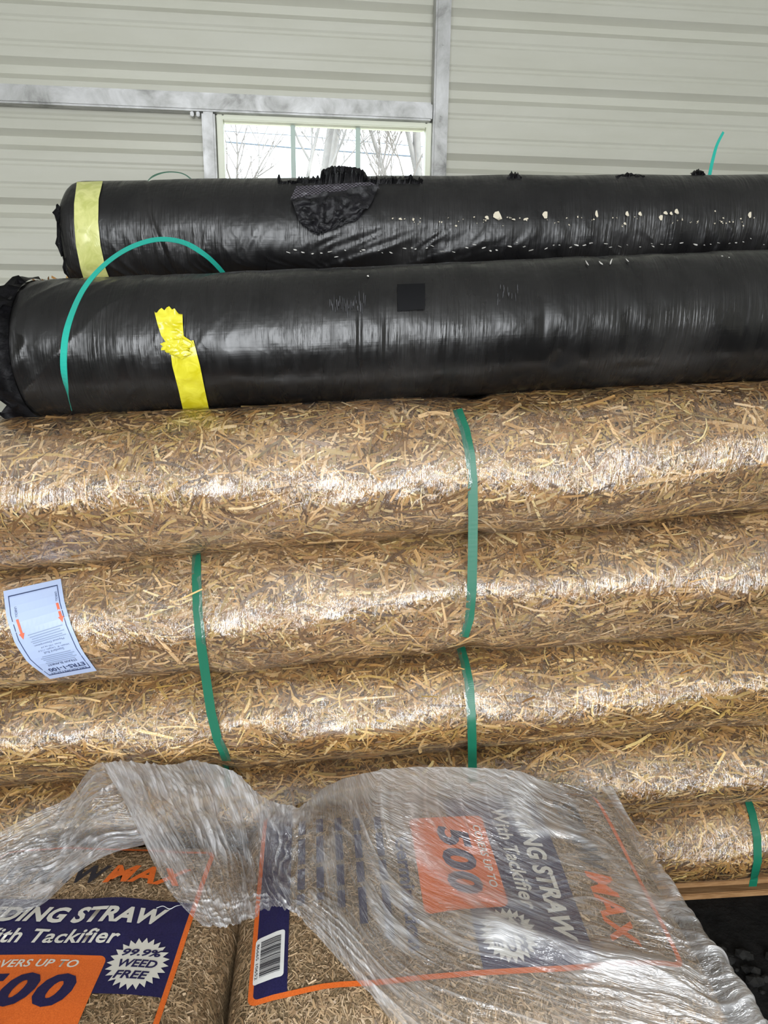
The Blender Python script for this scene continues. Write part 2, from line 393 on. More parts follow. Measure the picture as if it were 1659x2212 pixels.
# ------------------------------------------------------------------ rolls
class Roll:
    """bent elliptical cylinder along +X; s is metres along X"""
    def __init__(s, xl, cl, xr, cr, rz, ry, x0, x1, seed, amp=.010, pinch=(), taper=.05):
        s.xl, s.xr = xl, xr; s.cl, s.cr = np.array(cl, float), np.array(cr, float)   # (y,z) centres at xl and xr
        s.rz, s.ry = rz, ry; s.x0, s.x1 = x0, x1; s.seed = seed; s.amp = amp; s.pinch = pinch; s.taper = taper
    def centre(s, x):
        t = (x - s.xl) / (s.xr - s.xl)
        return s.cl[0] + (s.cr[0] - s.cl[0]) * t, s.cl[1] + (s.cr[1] - s.cl[1]) * t
    def radii(s, x):
        t = np.clip((x - s.xl) / (s.xr - s.xl), -.3, 1.4)
        return s.ry + 0 * t, s.rz[0] + (s.rz[1] - s.rz[0]) * t
    def mult(s, x, th):
        m = s.amp * 10 * (.6 * vn(x * 2.6 + 9, th * 1.1, s.seed) + .4 * vn(x * 7 + 3, th * 2.2, s.seed + 40)) * .1 / .13
        for px, dp, wd in s.pinch: m = m - dp / .13 * np.exp(-((x - px) / wd) ** 2)
        e = np.minimum(x - s.x0, s.x1 - x) / s.taper
        e = np.clip(e, 0, 1)
        return (1 + m) * (.80 + .20 * np.sqrt(1 - (1 - e) ** 2))
    def pt(s, x, th, off=0.0):
        yc, zc = s.centre(x); ry, rz = s.radii(x); m = s.mult(x, th)
        c, sn = np.cos(th), np.sin(th)
        n = np.stack([0 * c, c / ry, sn / rz], -1); n /= np.linalg.norm(n, axis=-1, keepdims=True)
        p = np.stack([x + 0 * c, yc + ry * m * c, zc + rz * m * sn], -1)
        return p + n * np.asarray(off)[..., None] if np.ndim(off) else p + n * off
    def hit(s, px, py, off=0.0):
        """where the sight line through a photo point meets the roll"""
        d = ray(px, py); o = np.array([0, 0, H]); x = d[0] * 1.4; th = math.pi; P = None
        for _ in range(14):
            yc, zc = s.centre(x); ry, rz = s.radii(x); m = float(s.mult(np.array(x), np.array(th)))
            a, b = ry * m + off, rz * m + off
            A = (d[1] / a) ** 2 + (d[2] / b) ** 2; B = 2 * ((o[1] - yc) * d[1] / a ** 2 + (o[2] - zc) * d[2] / b ** 2)
            Cc = ((o[1] - yc) / a) ** 2 + ((o[2] - zc) / b) ** 2 - 1
            D = max(B * B - 4 * A * Cc, 0); t = (-B - math.sqrt(D)) / (2 * A); P = o + d * t
            x = P[0]; th = math.atan2((P[2] - zc) / b, (P[1] - yc) / a) % (2 * math.pi)
        return P
def roll_body(name, R, m, parent, nx=150, nt=64, off=0.0, caps=True, disp=None, th0=0.0, th1=2 * math.pi, x0=None, x1=None, haze=None):
    x0 = R.x0 if x0 is None else x0; x1 = R.x1 if x1 is None else x1
    xs = np.linspace(x0, x1, nx)
    if caps and x0 == R.x0:
        k = 6; xs = np.concatenate([x0 + (1 - np.cos(np.linspace(0, math.pi / 2, k))) * R.taper, np.linspace(x0 + R.taper, x1 - R.taper, nx)[1:-1], x1 - (1 - np.cos(np.linspace(math.pi / 2, 0, k))) * R.taper]); nx = len(xs)
    full = abs(th1 - th0 - 2 * math.pi) < 1e-6
    ts = np.linspace(th0, th1, nt, endpoint=not full)
    X, T = np.meshgrid(xs, ts, indexing='ij')
    o = np.full(X.shape, off) + (disp(X, T) if disp else 0)
    V = R.pt(X, T, o).reshape(-1, 3); F = grid_faces(nx, nt, full)
    uv = np.stack([X.ravel(), T.ravel() * .135], -1)
    attrs = None
    if haze is not None: attrs = {'haze': haze(X, T).ravel()}
    if caps and full:
        V = list(map(tuple, V)); F = [tuple(f) for f in F]; uv = list(map(tuple, uv))
        for xi, i0, flip in ((x0, 0, 0), (x1, (nx - 1) * nt, 1)):
            yc, zc = R.centre(xi)
            ci = len(V); V.append((xi, yc, zc)); uv.append((xi, 0))
            for j in range(nt):
                a, b = i0 + j, i0 + (j + 1) % nt
                F.append((ci, b, a, a) if False else ((ci, ci, b, a)))
        tri = [(f[0], f[2], f[3]) for f in F if f[0] == f[1]]; quad = [f for f in F if f[0] != f[1]]
        me_v = np.array(V)
        # quads as two triangles so that a single face size is used
        q = np.array(quad); F = np.concatenate([q[:, [0, 1, 2]], q[:, [0, 2, 3]], np.array(tri)])
        return mesh_np(name, me_v, F, m, parent, uv=np.array(uv))
    return mesh_np(name, V, F, m, parent, uv=uv, attrs=attrs)

PAL = np.array([(.50, .33, .14), (.40, .24, .085), (.30, .165, .055), (.70, .50, .25), (.19, .10, .033), (.44, .31, .10), (.29, .21, .085), (.13, .072, .03), (.60, .46, .27)])
PALW = np.array([.15, .16, .15, .09, .13, .10, .07, .10, .05])
def strands_on(fn, N, su, sv, lmean, wmean, offmax, seed, bright=1.0, bias=.0, pal=PAL, palw=PALW, metric=(1, 1), tint=(1, 1, 1)):
    """N flat straw strips laid on a surface fn(u, v, off) -> points (metric: metres per unit of u, v)"""
    r = np.random.default_rng(seed)
    u = r.uniform(*su, N); v = r.uniform(*sv, N)
    L = np.clip(r.lognormal(math.log(lmean), .55, N), lmean * .3, lmean * 3.2); w = np.clip(r.lognormal(math.log(wmean), .4, N), wmean * .4, wmean * 2.2)
    ph = r.uniform(0, math.pi, N); ph = ph - bias * np.sin(2 * ph) * .5
    cv = r.normal(0, .35, N)
    off = r.uniform(0, 1, N) ** 1.3 * offmax; tilt = r.normal(0, .16, N); roll = r.normal(0, .30, N)
    st = np.array([-.5, -.17, .17, .5])
    V = np.zeros((N, 4, 2, 3))
    for i, a in enumerate(st):
        an = ph + cv * a
        du = L * a * np.cos(an); dv = L * a * np.sin(an)
        for j, b in enumerate((-.5, .5)):
            taper = 1.0 if abs(a) < .4 else .8
            uu = u + (du - w * taper * b * np.sin(an)) / metric[0]; vv = v + (dv + w * taper * b * np.cos(an)) / metric[1]
            oo = off + tilt * L * a * .25 + roll * w * b
            V[:, i, j] = fn(uu, vv, np.maximum(oo, -.0015))
    base = (np.arange(N) * 8)[:, None, None]
    q = np.array([[0, 1, 3, 2], [2, 3, 5, 4], [4, 5, 7, 6]])[None]
    F = (base + q).reshape(-1, 4)
    c = pal[r.choice(len(pal), N, p=palw / palw.sum())] * r.uniform(.8, 1.5, (N, 1)) * bright * np.array(tint) * np.array((1.04, .97, .95))
    depth = r.uniform(.75, 1.0, N)
    col = np.ones((N, 8, 4)); col[:, :, :3] = np.clip(c, 0, .9)[:, None, :]
    return V.reshape(-1, 3), F, col.reshape(-1, 4)

def straw_roll(label, R, N, seed, group, vis=(-1.0, 1.2), th=(math.radians(60), math.radians(300)), tint=(1, 1, 1), film=True):
    yc, zc = R.centre(.0)
    root = empty('straw_roll', (0, yc, zc - R.radii(0.0)[1]))
    tag(root, label, 'straw roll', group)
    roll_body('packed_straw', R, MAT['straw'], root, 160, 60)
    V, F, c = strands_on(lambda x, t, o: R.pt(np.clip(x, R.x0 + .012, R.x1 - .012), t, o + .0005), N, vis, th, .045, .0034, .0070, seed, metric=(1, .135), bias=.35, tint=tint)
    o = mesh_np('straw_strands', V, F, MAT['strand'], root, col=c, smooth=False); o['kind'] = 'stuff'
    if film:
        def hz(X, T):
            d = np.abs(T - math.radians(245)) / .35
            return np.clip(.10 * np.exp(-d * d) * (.6 + vn(X * 5, T * 3, seed)) + .05 * (vn(X * 3, T * 4, seed + 5) + .3), 0, .3)
        def dp(X, T): return .0013 * vn(X * 60 + vn(X * 6, T * 6, 3) * 2, T * 2.2, seed + 3) * np.clip(vn(X * 4, T * 3, seed + 4) + .6, 0, 1)
        roll_body('plastic_film', R, MAT['film'], root, 900, 110, .0095, False, dp, x0=max(R.x0 + .03, vis[0] - .05), x1=min(R.x1 - .03, vis[1] + .05), th0=th[0] - .1, th1=th[1] + .1, haze=hz)
    return root

# centres (y, z) and half heights read off the stack; row 1 is the top of the front column
zz = lambda z: z + H
SP1 = [(.175, .006, .03)]
G = 'straw blanket rolls stacked in the front column'
ROW1 = Roll(-.763, (1.428, zz(-.357)), .823, (1.578, zz(-.264)), (.138, .132), .15, -1.12, 1.22, 1, .012, [(.182, .008, .03)])
ROW2 = Roll(-.796, (1.424, zz(-.623)), .866, (1.582, zz(-.532)), (.126, .133), .15, -1.10, 1.24, 2, .012, [(.186, .012, .03), (-.372, .007, .03)])
ROW3 = Roll(-.826, (1.422, zz(-.865)), .906, (1.586, zz(-.777)), (.113, .110), .15, -1.12, 1.22, 3, .010, [(.19, .008, .03), (-.355, .016, .035)])
ROW4 = Roll(-.854, (1.419, zz(-1.064)), .941, (1.589, zz(-.986)), (.083, .097), .15, -1.10, 1.25, 4, .008, [(.19, .008, .03), (-.34, .012, .03)])
ROW5 = Roll(-.882, (1.416, zz(-1.230)), .976, (1.593, zz(-1.196)), (.081, .110), .15, -1.10, 1.24, 5, .008, [(.90, .010, .03)])
straw_roll('top straw roll of the front stack, lying right under the front black roll', ROW1, 24000, 101, G)
straw_roll('second straw roll from the top, with the pale blue paper label on it', ROW2, 23000, 102, G)
straw_roll('third straw roll down, pinched between the two green straps, below the labelled one', ROW3, 20000, 103, G, tint=(1.0, .97, .80))
straw_roll('fourth straw roll down, its lower half hidden behind the crumpled clear wrap', ROW4, 16000, 104, G, tint=(1.0, .97, .79))
straw_roll('bottom straw roll of the front stack, lying on the wooden pallet', ROW5, 10000, 105, G, vis=(.25, 1.2), tint=(1.0, .96, .78))
# the rear column that carries the rear black roll
REAR = []
for k in range(5):
    zl, zr = -.110 - .266 * k, -.045 - .253 * k
    Rk = Roll(-.7, (1.80, zz(zl)), .91, (1.955, zz(zr)), (.133, .1265), .147, -1.0 if k else -.80, 1.3, 11 + k, .004)
    REAR.append(Rk)
GR = 'straw blanket rolls in the rear column'
rr = empty('straw_roll', (0, 1.87, zz(-.21))); tag(rr, 'rear straw roll, a tuft showing under the left end of the back black roll', 'straw roll', GR)
roll_body('packed_straw', REAR[0], MAT['straw'], rr, 80, 48)
V, F, c = strands_on(lambda x, t, o: REAR[0].pt(np.clip(x, REAR[0].x0 + .01, 1.28), t, o + .0005), 3500, (-.79, -.3), (math.radians(30), math.radians(300)), .036, .0036, .006, 301, metric=(1, .135))
mesh_np('straw_strands', V, F, MAT['strand'], rr, col=c, smooth=False)['kind'] = 'stuff'
V, F, c = strands_on(lambda a, b, o: np.stack([a, b, zz(.022) + .012 * np.exp(-((a + .735) / .04) ** 2) + o * 6], -1), 260, (-.80, -.69), (1.72, 1.84), .04, .003, .004, 302, bright=1.25)
mesh_np('loose_straw', V, F, MAT['strand'], rr, col=c, smooth=False)['kind'] = 'stuff'
for k in range(1, 5):
    e = empty('straw_roll', (0, 1.87, zz(-.21 - .266 * k)))
    tag(e, 'straw roll of the rear column, hidden behind the front stack', 'straw roll', GR)
    roll_body('packed_straw', REAR[k], MAT['straw'], e, 60, 40)

# ------------------------------------------------------------------ black rolls
def wrinkle_front(X, T):
    left = np.clip((-.18 - X) / .5, 0, 1)
    c = X * 26 + T * 2.6
    a = -np.abs(vn(c + vn(X * 5, T * 3, 60) * .6, T * .7 + X, 61)) ** .5 * .0042 * left
    d = X * 9 - T * .7
    b = .0012 * vn(d * 3, T * 1.2, 62) + .0012 * vn(X * 3, T * 1.4, 63)
    dents = sum(-dp * np.exp(-((X - px) / wx) ** 2 - ((T - pt) / wt) ** 2) for px, pt, wx, wt, dp in ((.335, 3.62, .015, .16, .005), (.50, 3.85, .035, .10, .004), (.30, 3.05, .006, .3, .0015), (.70, 3.0, .005, .5, .0012), (-.05, 3.2, .004, .5, .003), (0.0, 3.2, .004, .4, .003)))
    end = -.012 * np.abs(vn(T * 5, X * 20, 64)) * np.exp(-np.clip(X + .712, 0, 9) / .012)
    return a + b + dents + end
def wrinkle_rear(X, T):
    c = X * 42 + 3 * vn(X * 4, T * 2, 70)
    low = np.clip((T - 3.0) / .35, 0, 1)
    a = -np.abs(vn(c, T * 1.3, 71)) * .0042 * low
    fan = np.clip(1 - np.abs(X + .02) / .30, 0, 1) * low
    b = -np.abs(vn(X * 22 + T * 9, T * .8, 72)) * .005 * fan
    ring = -.003 * np.exp(-((X + .50 + .04 * np.sin(T)) / .004) ** 2)
    return a + b + .003 * vn(X * 3, T * 1.5, 73) + ring
BF = Roll(-.760, (1.488, zz(-.083)), .813, (1.637, zz(.005)), (.134, .135), .134, -.712, 1.40, 21, .002, taper=.03)
BR = Roll(-.70, (1.815, zz(.150)), .91, (1.968, zz(.214)), (.130, .128), .130, -.715, 1.55, 22, .004, taper=.035)
bf = empty('black_roll', (0, 1.56, zz(-.173))); tag(bf, 'front black wrapped roll, lying on the straw rolls, with the torn yellow tape', 'black roll', 'black wrapped rolls on top')
br = empty('black_roll', (0, 1.88, zz(.05))); tag(br, 'back black wrapped roll below the window, with the torn patch on top', 'black roll', 'black wrapped rolls on top')
roll_body('wrapped_body', BF, MAT['black'], bf, 620, 200, disp=wrinkle_front)
roll_body('wrapped_body', BR, MAT['black2'], br, 620, 200, disp=wrinkle_rear)

def sheet_on(name, R, left, right, m, parent, off, nb=40, na=10, wob=0.0, seed=0, edge=0.0, thick=.0006):
    """a strip stuck on a roll between two photo outlines (each a list of points from top to bottom)"""
    def samp(path, t):
        P = np.array(path, float); d = np.r_[0, np.cumsum(np.hypot(*np.diff(P, axis=0).T))]; d /= d[-1]
        return np.stack([np.interp(t, d, P[:, 0]), np.interp(t, d, P[:, 1])], -1)
    t = np.linspace(0, 1, nb); Lp, Rp = samp(left, t), samp(right, t); V = []
    for i in range(nb):
        for j in range(na):
            a = j / (na - 1); q = Lp[i] * (1 - a) + Rp[i] * a
            V.append(R.hit(q[0], q[1], off + wob * float(vn(i * .35 + seed, j * .5, 80 + seed))))
    o = mesh_np(name, V, grid_faces(nb, na), m, parent)
    return o
# pale yellow tape band round the back roll, yellow tape on the front roll
sheet_on('yellow_tape', BR, [(166, 393), (160, 440), (160, 480), (164, 530), (174, 580), (184, 612)], [(222, 391), (213, 430), (212, 480), (217, 530), (228, 580), (240, 610)], MAT['tape_pale'], br, .0032, 60, 8, .0006)
sheet_on('yellow_tape', BF, [(366, 742), (372, 790), (385, 840), (397, 893)], [(418, 735), (432, 790), (442, 840), (453, 891)], MAT['tape'], bf, .0042, 40, 8, .0009, 1)
tt = sheet_on('torn_tape_end', BF, [(333, 672), (340, 700), (348, 725), (362, 744), (372, 762)], [(394, 676), (395, 705), (397, 726), (412, 736), (420, 748)], MAT['tape'], bf, .0085, 36, 12, .0035, 2)
tt['label'] = 'crumpled torn end of yellow tape standing off the roll'
# ragged top of the torn tape end
for v in tt.data.vertices[:24]: pass
rag = [0, -.006, .004, .008, .003, .010, .013, .006, .009, .001, -.004, -.007]
for j in range(12): tt.data.vertices[j].co.z += rag[j] * .8
bm = bmesh.new()
for k in range(10):                                            # the twisted knot of tape
    c = BF.hit(380 + random.uniform(-12, 26), 750 + random.uniform(-9, 14), .011)
    r = bmesh.ops.create_icosphere(bm, subdivisions=2, radius=.010)
    for v in r['verts']:
        n = mnoise.noise(v.co * 160 + Vector((k, 0, 0)))
        v.co = Vector((v.co.x * 1.5, v.co.y * .35, v.co.z * .8)) * (1 + .7 * n) + Vector(c)
knot = bm_obj('tape_knot', bm, MAT['tape'], bf)
sheet_on('dark_patch', BF, [(858, 614), (859, 672)], [(918, 612), (918, 668)], simple('matte_black_patch', (.004, .004, .005), .7, .2), bf, .0038, 14, 8)
# crumpled left ends of the wrap
def gather(R, parent, seed, pts, root=.012):
    bm = bmesh.new()
    rd = random.Random(seed)
    yc, zc = R.centre(R.x0)
    for th, L, wd in pts:
        P0 = R.pt(np.array(R.x0 + .012), np.array(th), .001); n = 7; row = []
        for i in range(n):
            a = (i / (n - 1) - .5) * wd
            p = R.pt(np.array(R.x0 + root), np.array(th + a), .0015)
            out = L * (1 - abs(i / (n - 1) - .5) * 1.1) * rd.uniform(.75, 1.1)
            q = p + np.array([-out, rd.uniform(-.006, .006), rd.uniform(-.008, .010)])
            mid = (p + q) / 2 + np.array([0, rd.uniform(-.008, .004), rd.uniform(-.006, .008)])
            row.append([bm.verts.new(Vector(v)) for v in (p, mid, q)])
        for i in range(n - 1):
            for j in range(2): bm.faces.new((row[i][j], row[i + 1][j], row[i + 1][j + 1], row[i][j + 1]))
    bmesh.ops.solidify(bm, geom=bm.faces[:], thickness=.0012)
    return bm_obj('crumpled_end', bm, MAT['blackcrumple'], parent, True)
gather(BF, bf, 5, [(1.7, .030, .6), (2.2, .05, .6), (2.7, .06, .6), (3.2, .065, .6), (3.7, .075, .6), (4.2, .075, .6), (4.65, .05, .5)], .034)
gather(BR, br, 6, [(2.75, .016, .35), (3.2, .014, .5), (3.7, .012, .5), (4.1, .014, .4)])
# small pale scuffs and flakes
def flakes(name, R, pts, m, parent, off=.0035):
    bm = bmesh.new(); rd = random.Random(len(pts))
    for x, y, w, h, a in pts:
        n = 9; c = []
        for i in range(n):
            t = 6.2832 * i / n; r = rd.uniform(.55, 1.15)
            dx, dy = math.cos(t) * w * r, math.sin(t) * h * r
            c.append(R.hit(x + dx * math.cos(a) - dy * math.sin(a), y + dx * math.sin(a) + dy * math.cos(a), off))
        top = [bm.verts.new(Vector(p)) for p in c]; bm.faces.new(top)
    geo = bmesh.ops.solidify(bm, geom=bm.faces[:], thickness=.0012)
    o = bm_obj(name, bm, m, parent); return o
big = [(1075, 466, 12, 10, 0), (1052, 470, 6, 4, .3), (1178, 464, 8, 8, .4), (1289, 462, 4, 8, 0), (1355, 462, 5, 6, 0), (1383, 462, 5, 5, 0), (1428, 470, 6, 6, .5), (1438, 460, 6, 4, 0), (1462, 457, 6, 6, 0), (1450, 461, 4, 4, 0), (1620, 464, 5, 7, .3), (1350, 483, 4, 3, 0), (1545, 456, 2, 2, 0), (865, 473, 5, 2.5, 0), (893, 474, 3, 3, .5), (848, 472, 2.5, 2, 0), (1248, 468, 2, 2.5, 0), (1135, 473, 7, 2.5, -.2), (1110, 474, 5, 2, 0), (954, 480, 2, 2, 0), (985, 488, 3, 2, 0)]
rd = random.Random(4)
for q in big[:14]: flakes('exposed_fibre_patch', BR, [q], MAT['flake'], br)
big = big[14:] + [(rd.uniform(860, 1640), rd.gauss(476, 5), rd.uniform(.8, 2.6), rd.uniform(.8, 1.8), rd.uniform(0, 3)) for _ in range(60)]
flakes('fibre_flecks', BR, big, MAT['flake'], br)['kind'] = 'stuff'
small = [(x + rd.uniform(-9, 9), 548 - (x - 600) * .021 + rd.gauss(0, 4) - 2, rd.uniform(2, 6), rd.uniform(.8, 1.8), rd.uniform(-.4, .4)) for x in range(620, 1650, 19)]
flakes('pale_nicks', BR, small, MAT['flake2'], br)['kind'] = 'stuff'
sc = [(1268, 568, 2, 7, -.5), (1298, 568, 2, 6, -.8), (1320, 565, 2, 7, .4), (1355, 562, 1.5, 5, -.7), (795, 596, 3, 2, 0), (1560, 553, 3, 1, 0), (1575, 556, 2, 1, 0)]
for q in sc: flakes('pale_nick', BF, [q], MAT['flake2'], bf)
scuff = [(712 + 3.2 * i, 655 + rd.uniform(-10, 14), rd.uniform(.5, 1.1), rd.uniform(5, 20), rd.uniform(-.08, .12)) for i in range(25)]
scuff += [(1075 + rd.uniform(0, 45), 630 + rd.uniform(-15, 20), rd.uniform(.4, .9), rd.uniform(3, 12), rd.uniform(-.1, .2)) for _ in range(16)]
flakes('scuff_marks', BF, scuff, simple('scuffed_black_film', (.10, .10, .11), .45), bf, .0036)['kind'] = 'stuff'
# torn patch on the back roll
def crumple_sheet(name, parent, m, outline_rows, R, off, amp, seed, nb=34, na=34):
    L = [r[0] for r in outline_rows]; Rr = [r[1] for r in outline_rows]
    o = sheet_on(name, R, L, Rr, m, parent, off, nb, na, 0, seed)
    V = np.array([v.co for v in o.data.vertices]).reshape(-1, 3)
    i, j = np.meshgrid(np.arange(nb), np.arange(na), indexing='ij')
    d = amp * (np.abs(vn(i * .22 + 3, j * .25, seed + 90)) * 1.3 + .7 * np.abs(vn(i * .6, j * .5, seed + 91)))
    V[:, 1] -= d.ravel(); V[:, 2] += .35 * d.ravel()
    o.data.vertices.foreach_set('co', V.astype(np.float32).ravel()); o.data.update()
    return o
fl = crumple_sheet('torn_wrap_flap', br, MAT['blackcrumple'], [((628, 432), (818, 404)), ((636, 450), (812, 420)), ((642, 470), (800, 446)), ((652, 490), (775, 474)), ((672, 505), (735, 494)), ((688, 512), (705, 506))], BR, .005, .011, 1)
wv = NT('woven_black_mesh')
vv = wv.n('ShaderNodeTexCoord').outputs['Object']
mp = wv.n('ShaderNodeMapping', {0: vv, 2: (0, 0, 0), 3: (230, 1, 330)}).outputs[0]
ck = wv.n('ShaderNodeTexChecker', {'Vector': mp, 'Color1': (.10, .09, .11, 1), 'Color2': (.008, .007, .009, 1), 'Scale': 1.0})
MAT['woven'] = wv.surf(wv.n('ShaderNodeBsdfPrincipled', {'Base Color': ck.outputs[0], 'Roughness': .5}).outputs[0])
wo = sheet_on('woven_fabric', BR, [(640, 402), (632, 420), (627, 431)], [(800, 393), (818, 402), (820, 407)], MAT['woven'], br, .008, 12, 40, .003, 3)
wo['label'] = 'exposed woven black fabric strip under the torn wrap'
def ragged_arch(name, parent, R, xs, base_y, hs, seed, lean=.0):
    """torn film standing up from the roll top: photo columns xs, heights hs in px above base_y"""
    bm = bmesh.new(); rows = []
    rd2 = random.Random(seed)
    for x, h in zip(xs, hs):
        P = R.hit(x, base_y + 6, .003)
        top = P + np.array([0, .012 + lean, h / 1600 * 1.85]); mid = P + np.array([rd2.uniform(-.003, .003), rd2.uniform(-.004, .012), h / 1600 * 1.0])
        rows.append([bm.verts.new(Vector(p)) for p in (P - np.array([0, 0, .004]), mid, top)])
    for a, b in zip(rows, rows[1:]):
        for j in range(2): bm.faces.new((a[j], b[j], b[j + 1], a[j + 1]))
    bmesh.ops.solidify(bm, geom=bm.faces[:], thickness=.0015)
    return bm_obj(name, bm, MAT['blackcrumple'], parent)
rd = random.Random(12)
xs = np.linspace(600, 912, 105)
hs = []
for x in xs:
    e = 8 + 7 * rd.random() if 640 < x else 3 + 4 * rd.random()
    if 690 < x < 790: e = 20 + 12 * math.sin((x - 690) / 100 * math.pi) ** .6 + rd.uniform(-2, 2)
    if 870 < x < 905: e = 16 - abs(x - 885) * .5 + rd.uniform(-3, 3)
    if 790 < x < 860: e = 6 + rd.random() * 9
    if x < 606: e = 16
    hs.append(e)
ragged_arch('torn_wrap_edge', br, BR, xs, 388, hs, 3)
for x, by, wpx, hh in ((1113, 378, 16, 14), (1362, 375, 34, 7), (1510, 370, 16, 9)):
    xs2 = np.linspace(x - wpx, x + wpx, 15)
    ragged_arch('torn_scrap', br, BR, xs2, by, [hh * (1 - ((q - x) / wpx) ** 2) * rd.uniform(.4, 1.2) + 2 for q in xs2], int(x))

# ------------------------------------------------------------------ straps
def ribbon(name, pts, width, m, label, group, normal=None, thick=.0009, n=90, taper_end=False, w_prof=None, parent=None):
    P = np.array(pts, float)
    d = np.r_[0, np.cumsum(np.linalg.norm(np.diff(P, axis=0), axis=1))]
    # Catmull-Rom resample
    tt_ = np.linspace(0, d[-1], n); Q = np.zeros((n, 3))
    Pe = np.vstack([2 * P[0] - P[1], P, 2 * P[-1] - P[-2]])
    for i, t in enumerate(tt_):
        k = min(np.searchsorted(d, t, side='right') - 1, len(P) - 2); f = (t - d[k]) / (d[k + 1] - d[k])
        a, b, c, e = Pe[k:k + 4]
        Q[i] = .5 * (2 * b + (c - a) * f + (2 * a - 5 * b + 4 * c - e) * f * f + (3 * b - a - 3 * c + e) * f ** 3)
    T = np.gradient(Q, axis=0); T /= np.linalg.norm(T, axis=1, keepdims=True)
    V = []
    for i in range(n):
        nn = np.array([0, -1.0, .15]) if normal is None else np.array(normal(i / (n - 1)))
        w = np.cross(T[i], nn); w /= np.linalg.norm(w); nn = np.cross(w, T[i])
        wd = width * (w_prof(i / (n - 1)) if w_prof else 1)
        if taper_end and i < 12: wd *= .25 + .75 * i / 12
        for a, b in ((-.5, 0), (.5, 0), (.5, 1), (-.5, 1)): V.append(Q[i] + w * wd * a - nn * thick * b)
    F = grid_faces(n, 4, True)
    caps = np.array([[0, 1, 2, 3], [(n - 1) * 4 + 3, (n - 1) * 4 + 2, (n - 1) * 4 + 1, (n - 1) * 4]])
    o = mesh_np(name, V, np.concatenate([F, caps]), m, parent, smooth=False)
    if label: tag(o, label, 'strap', group)
    return o
def taut(path, rolls, off):
    """photo path -> points on the front of the rolls, pulled taut (hull towards the viewer)"""
    pix = []
    for (xa, ya), (xb, yb) in zip(path, path[1:]):
        for t in np.linspace(0, 1, 9)[:-1]: pix.append((xa + (xb - xa) * t, ya + (yb - ya) * t))
    pix.append(path[-1])
    Y = []
    for x, y in pix:
        best = None
        for R in rolls:
            p = R.hit(x, y, off); yc, zc = R.centre(p[0]); ry, rz = R.radii(p[0])
            ok = ((p[1] - yc) / ry) ** 2 + ((p[2] - zc) / rz) ** 2 < 1.45
            if ok and (best is None or p[1] < best[1]): best = p
        Y.append(best)
    idx = [i for i, p in enumerate(Y) if p is not None]
    Z = np.array([Y[i][2] for i in idx]); D = np.array([Y[i][1] for i in idx])
    hull = []
    for i in range(len(idx)):
        while len(hull) > 1:
            a, b = hull[-2], hull[-1]
            if (D[b] - D[a]) * (Z[a] - Z[i]) >= (D[i] - D[a]) * (Z[a] - Z[b]): hull.pop()
            else: break
        hull.append(i)
    d2 = np.interp(-Z, -Z[hull], D[hull])
    out = []
    for k, i in enumerate(idx):
        d = ray(*pix[i]); out.append(d * (d2[k] / d[1]) + np.array([0, 0, H]))
    return out[::2] + ([out[-1]] if len(out) % 2 == 0 else [])
GS = 'green plastic straps round the straw rolls'
ribbon('packing_strap', taut([(988, 884), (1005, 930), (1016, 985), (1021, 1040), (1022, 1120), (1021, 1200), (1019, 1280), (1014, 1335), (1002, 1376)], [ROW1, ROW2], .010), .0185, MAT['strap'], 'long green strap right of centre over the top two straw rolls', GS)
ribbon('packing_strap', taut([(990, 1380), (1004, 1430), (1014, 1480), (1018, 1540), (1020, 1600), (1021, 1690)], [ROW3, ROW4], .010), .0185, MAT['strap'], 'green strap right of centre over the third and fourth straw rolls', GS)
ribbon('packing_strap', taut([(424, 1196), (424, 1240), (427, 1320), (434, 1390), (444, 1460), (456, 1540), (470, 1598), (483, 1624), (489, 1644)], [ROW2, ROW3], .010), .0185, MAT['strap'], 'green strap left of centre, beside the roll with the paper label', GS)
ribbon('packing_strap', taut([(478, 1626), (486, 1655), (492, 1700)], [ROW4], .010), .0185, MAT['strap'], 'short green strap piece just behind the clear wrap, left of centre', GS)
ribbon('packing_strap', taut([(1612, 1715), (1626, 1760), (1636, 1810), (1637, 1860), (1630, 1893), (1626, 1915)], [ROW5], .012), .0185, MAT['strap'], 'dark green strap round the bottom straw roll at the far right', GS)
def along(pix, ys): return [on_plane_y(x, y, d) for (x, y), d in zip(pix, ys)]
ribbon('loose_strap', along([(154, 886), (142, 835), (137, 775), (146, 705), (178, 628), (224, 573), (280, 535), (340, 517), (395, 523), (440, 548), (470, 575), (494, 604)],
                            [1.375, 1.290, 1.268, 1.288, 1.36, 1.42, 1.48, 1.53, 1.57, 1.60, 1.63, 1.66]), .0165, MAT['strap_teal'], 'loose teal strap looping over the left part of the front black roll', 'loose teal strap ends',
       normal=lambda t: (-.25 + .5 * t, -1, .3 + .5 * t), taper_end=True, w_prof=lambda t: .85 - .25 * math.sin(t * math.pi) ** 2)
ribbon('loose_strap', along([(312, 398), (328, 382), (350, 373), (375, 371), (400, 377), (424, 396)], [1.93, 1.93, 1.94, 1.95, 1.96, 1.97]), .0125, MAT['strap'], 'small green strap arc peeking over the back black roll, left of the window', 'loose teal strap ends', normal=lambda t: (0, -.35, 1), n=40)
ribbon('loose_strap', along([(1533, 378), (1540, 345), (1549, 313), (1563, 285)], [2.06, 2.06, 2.07, 2.08]), .010, MAT['strap_teal'], 'green strap end standing up behind the back black roll at the right', 'loose teal strap ends', normal=lambda t: (.3, -1, .2), n=30, w_prof=lambda t: 1 - .35 * t)

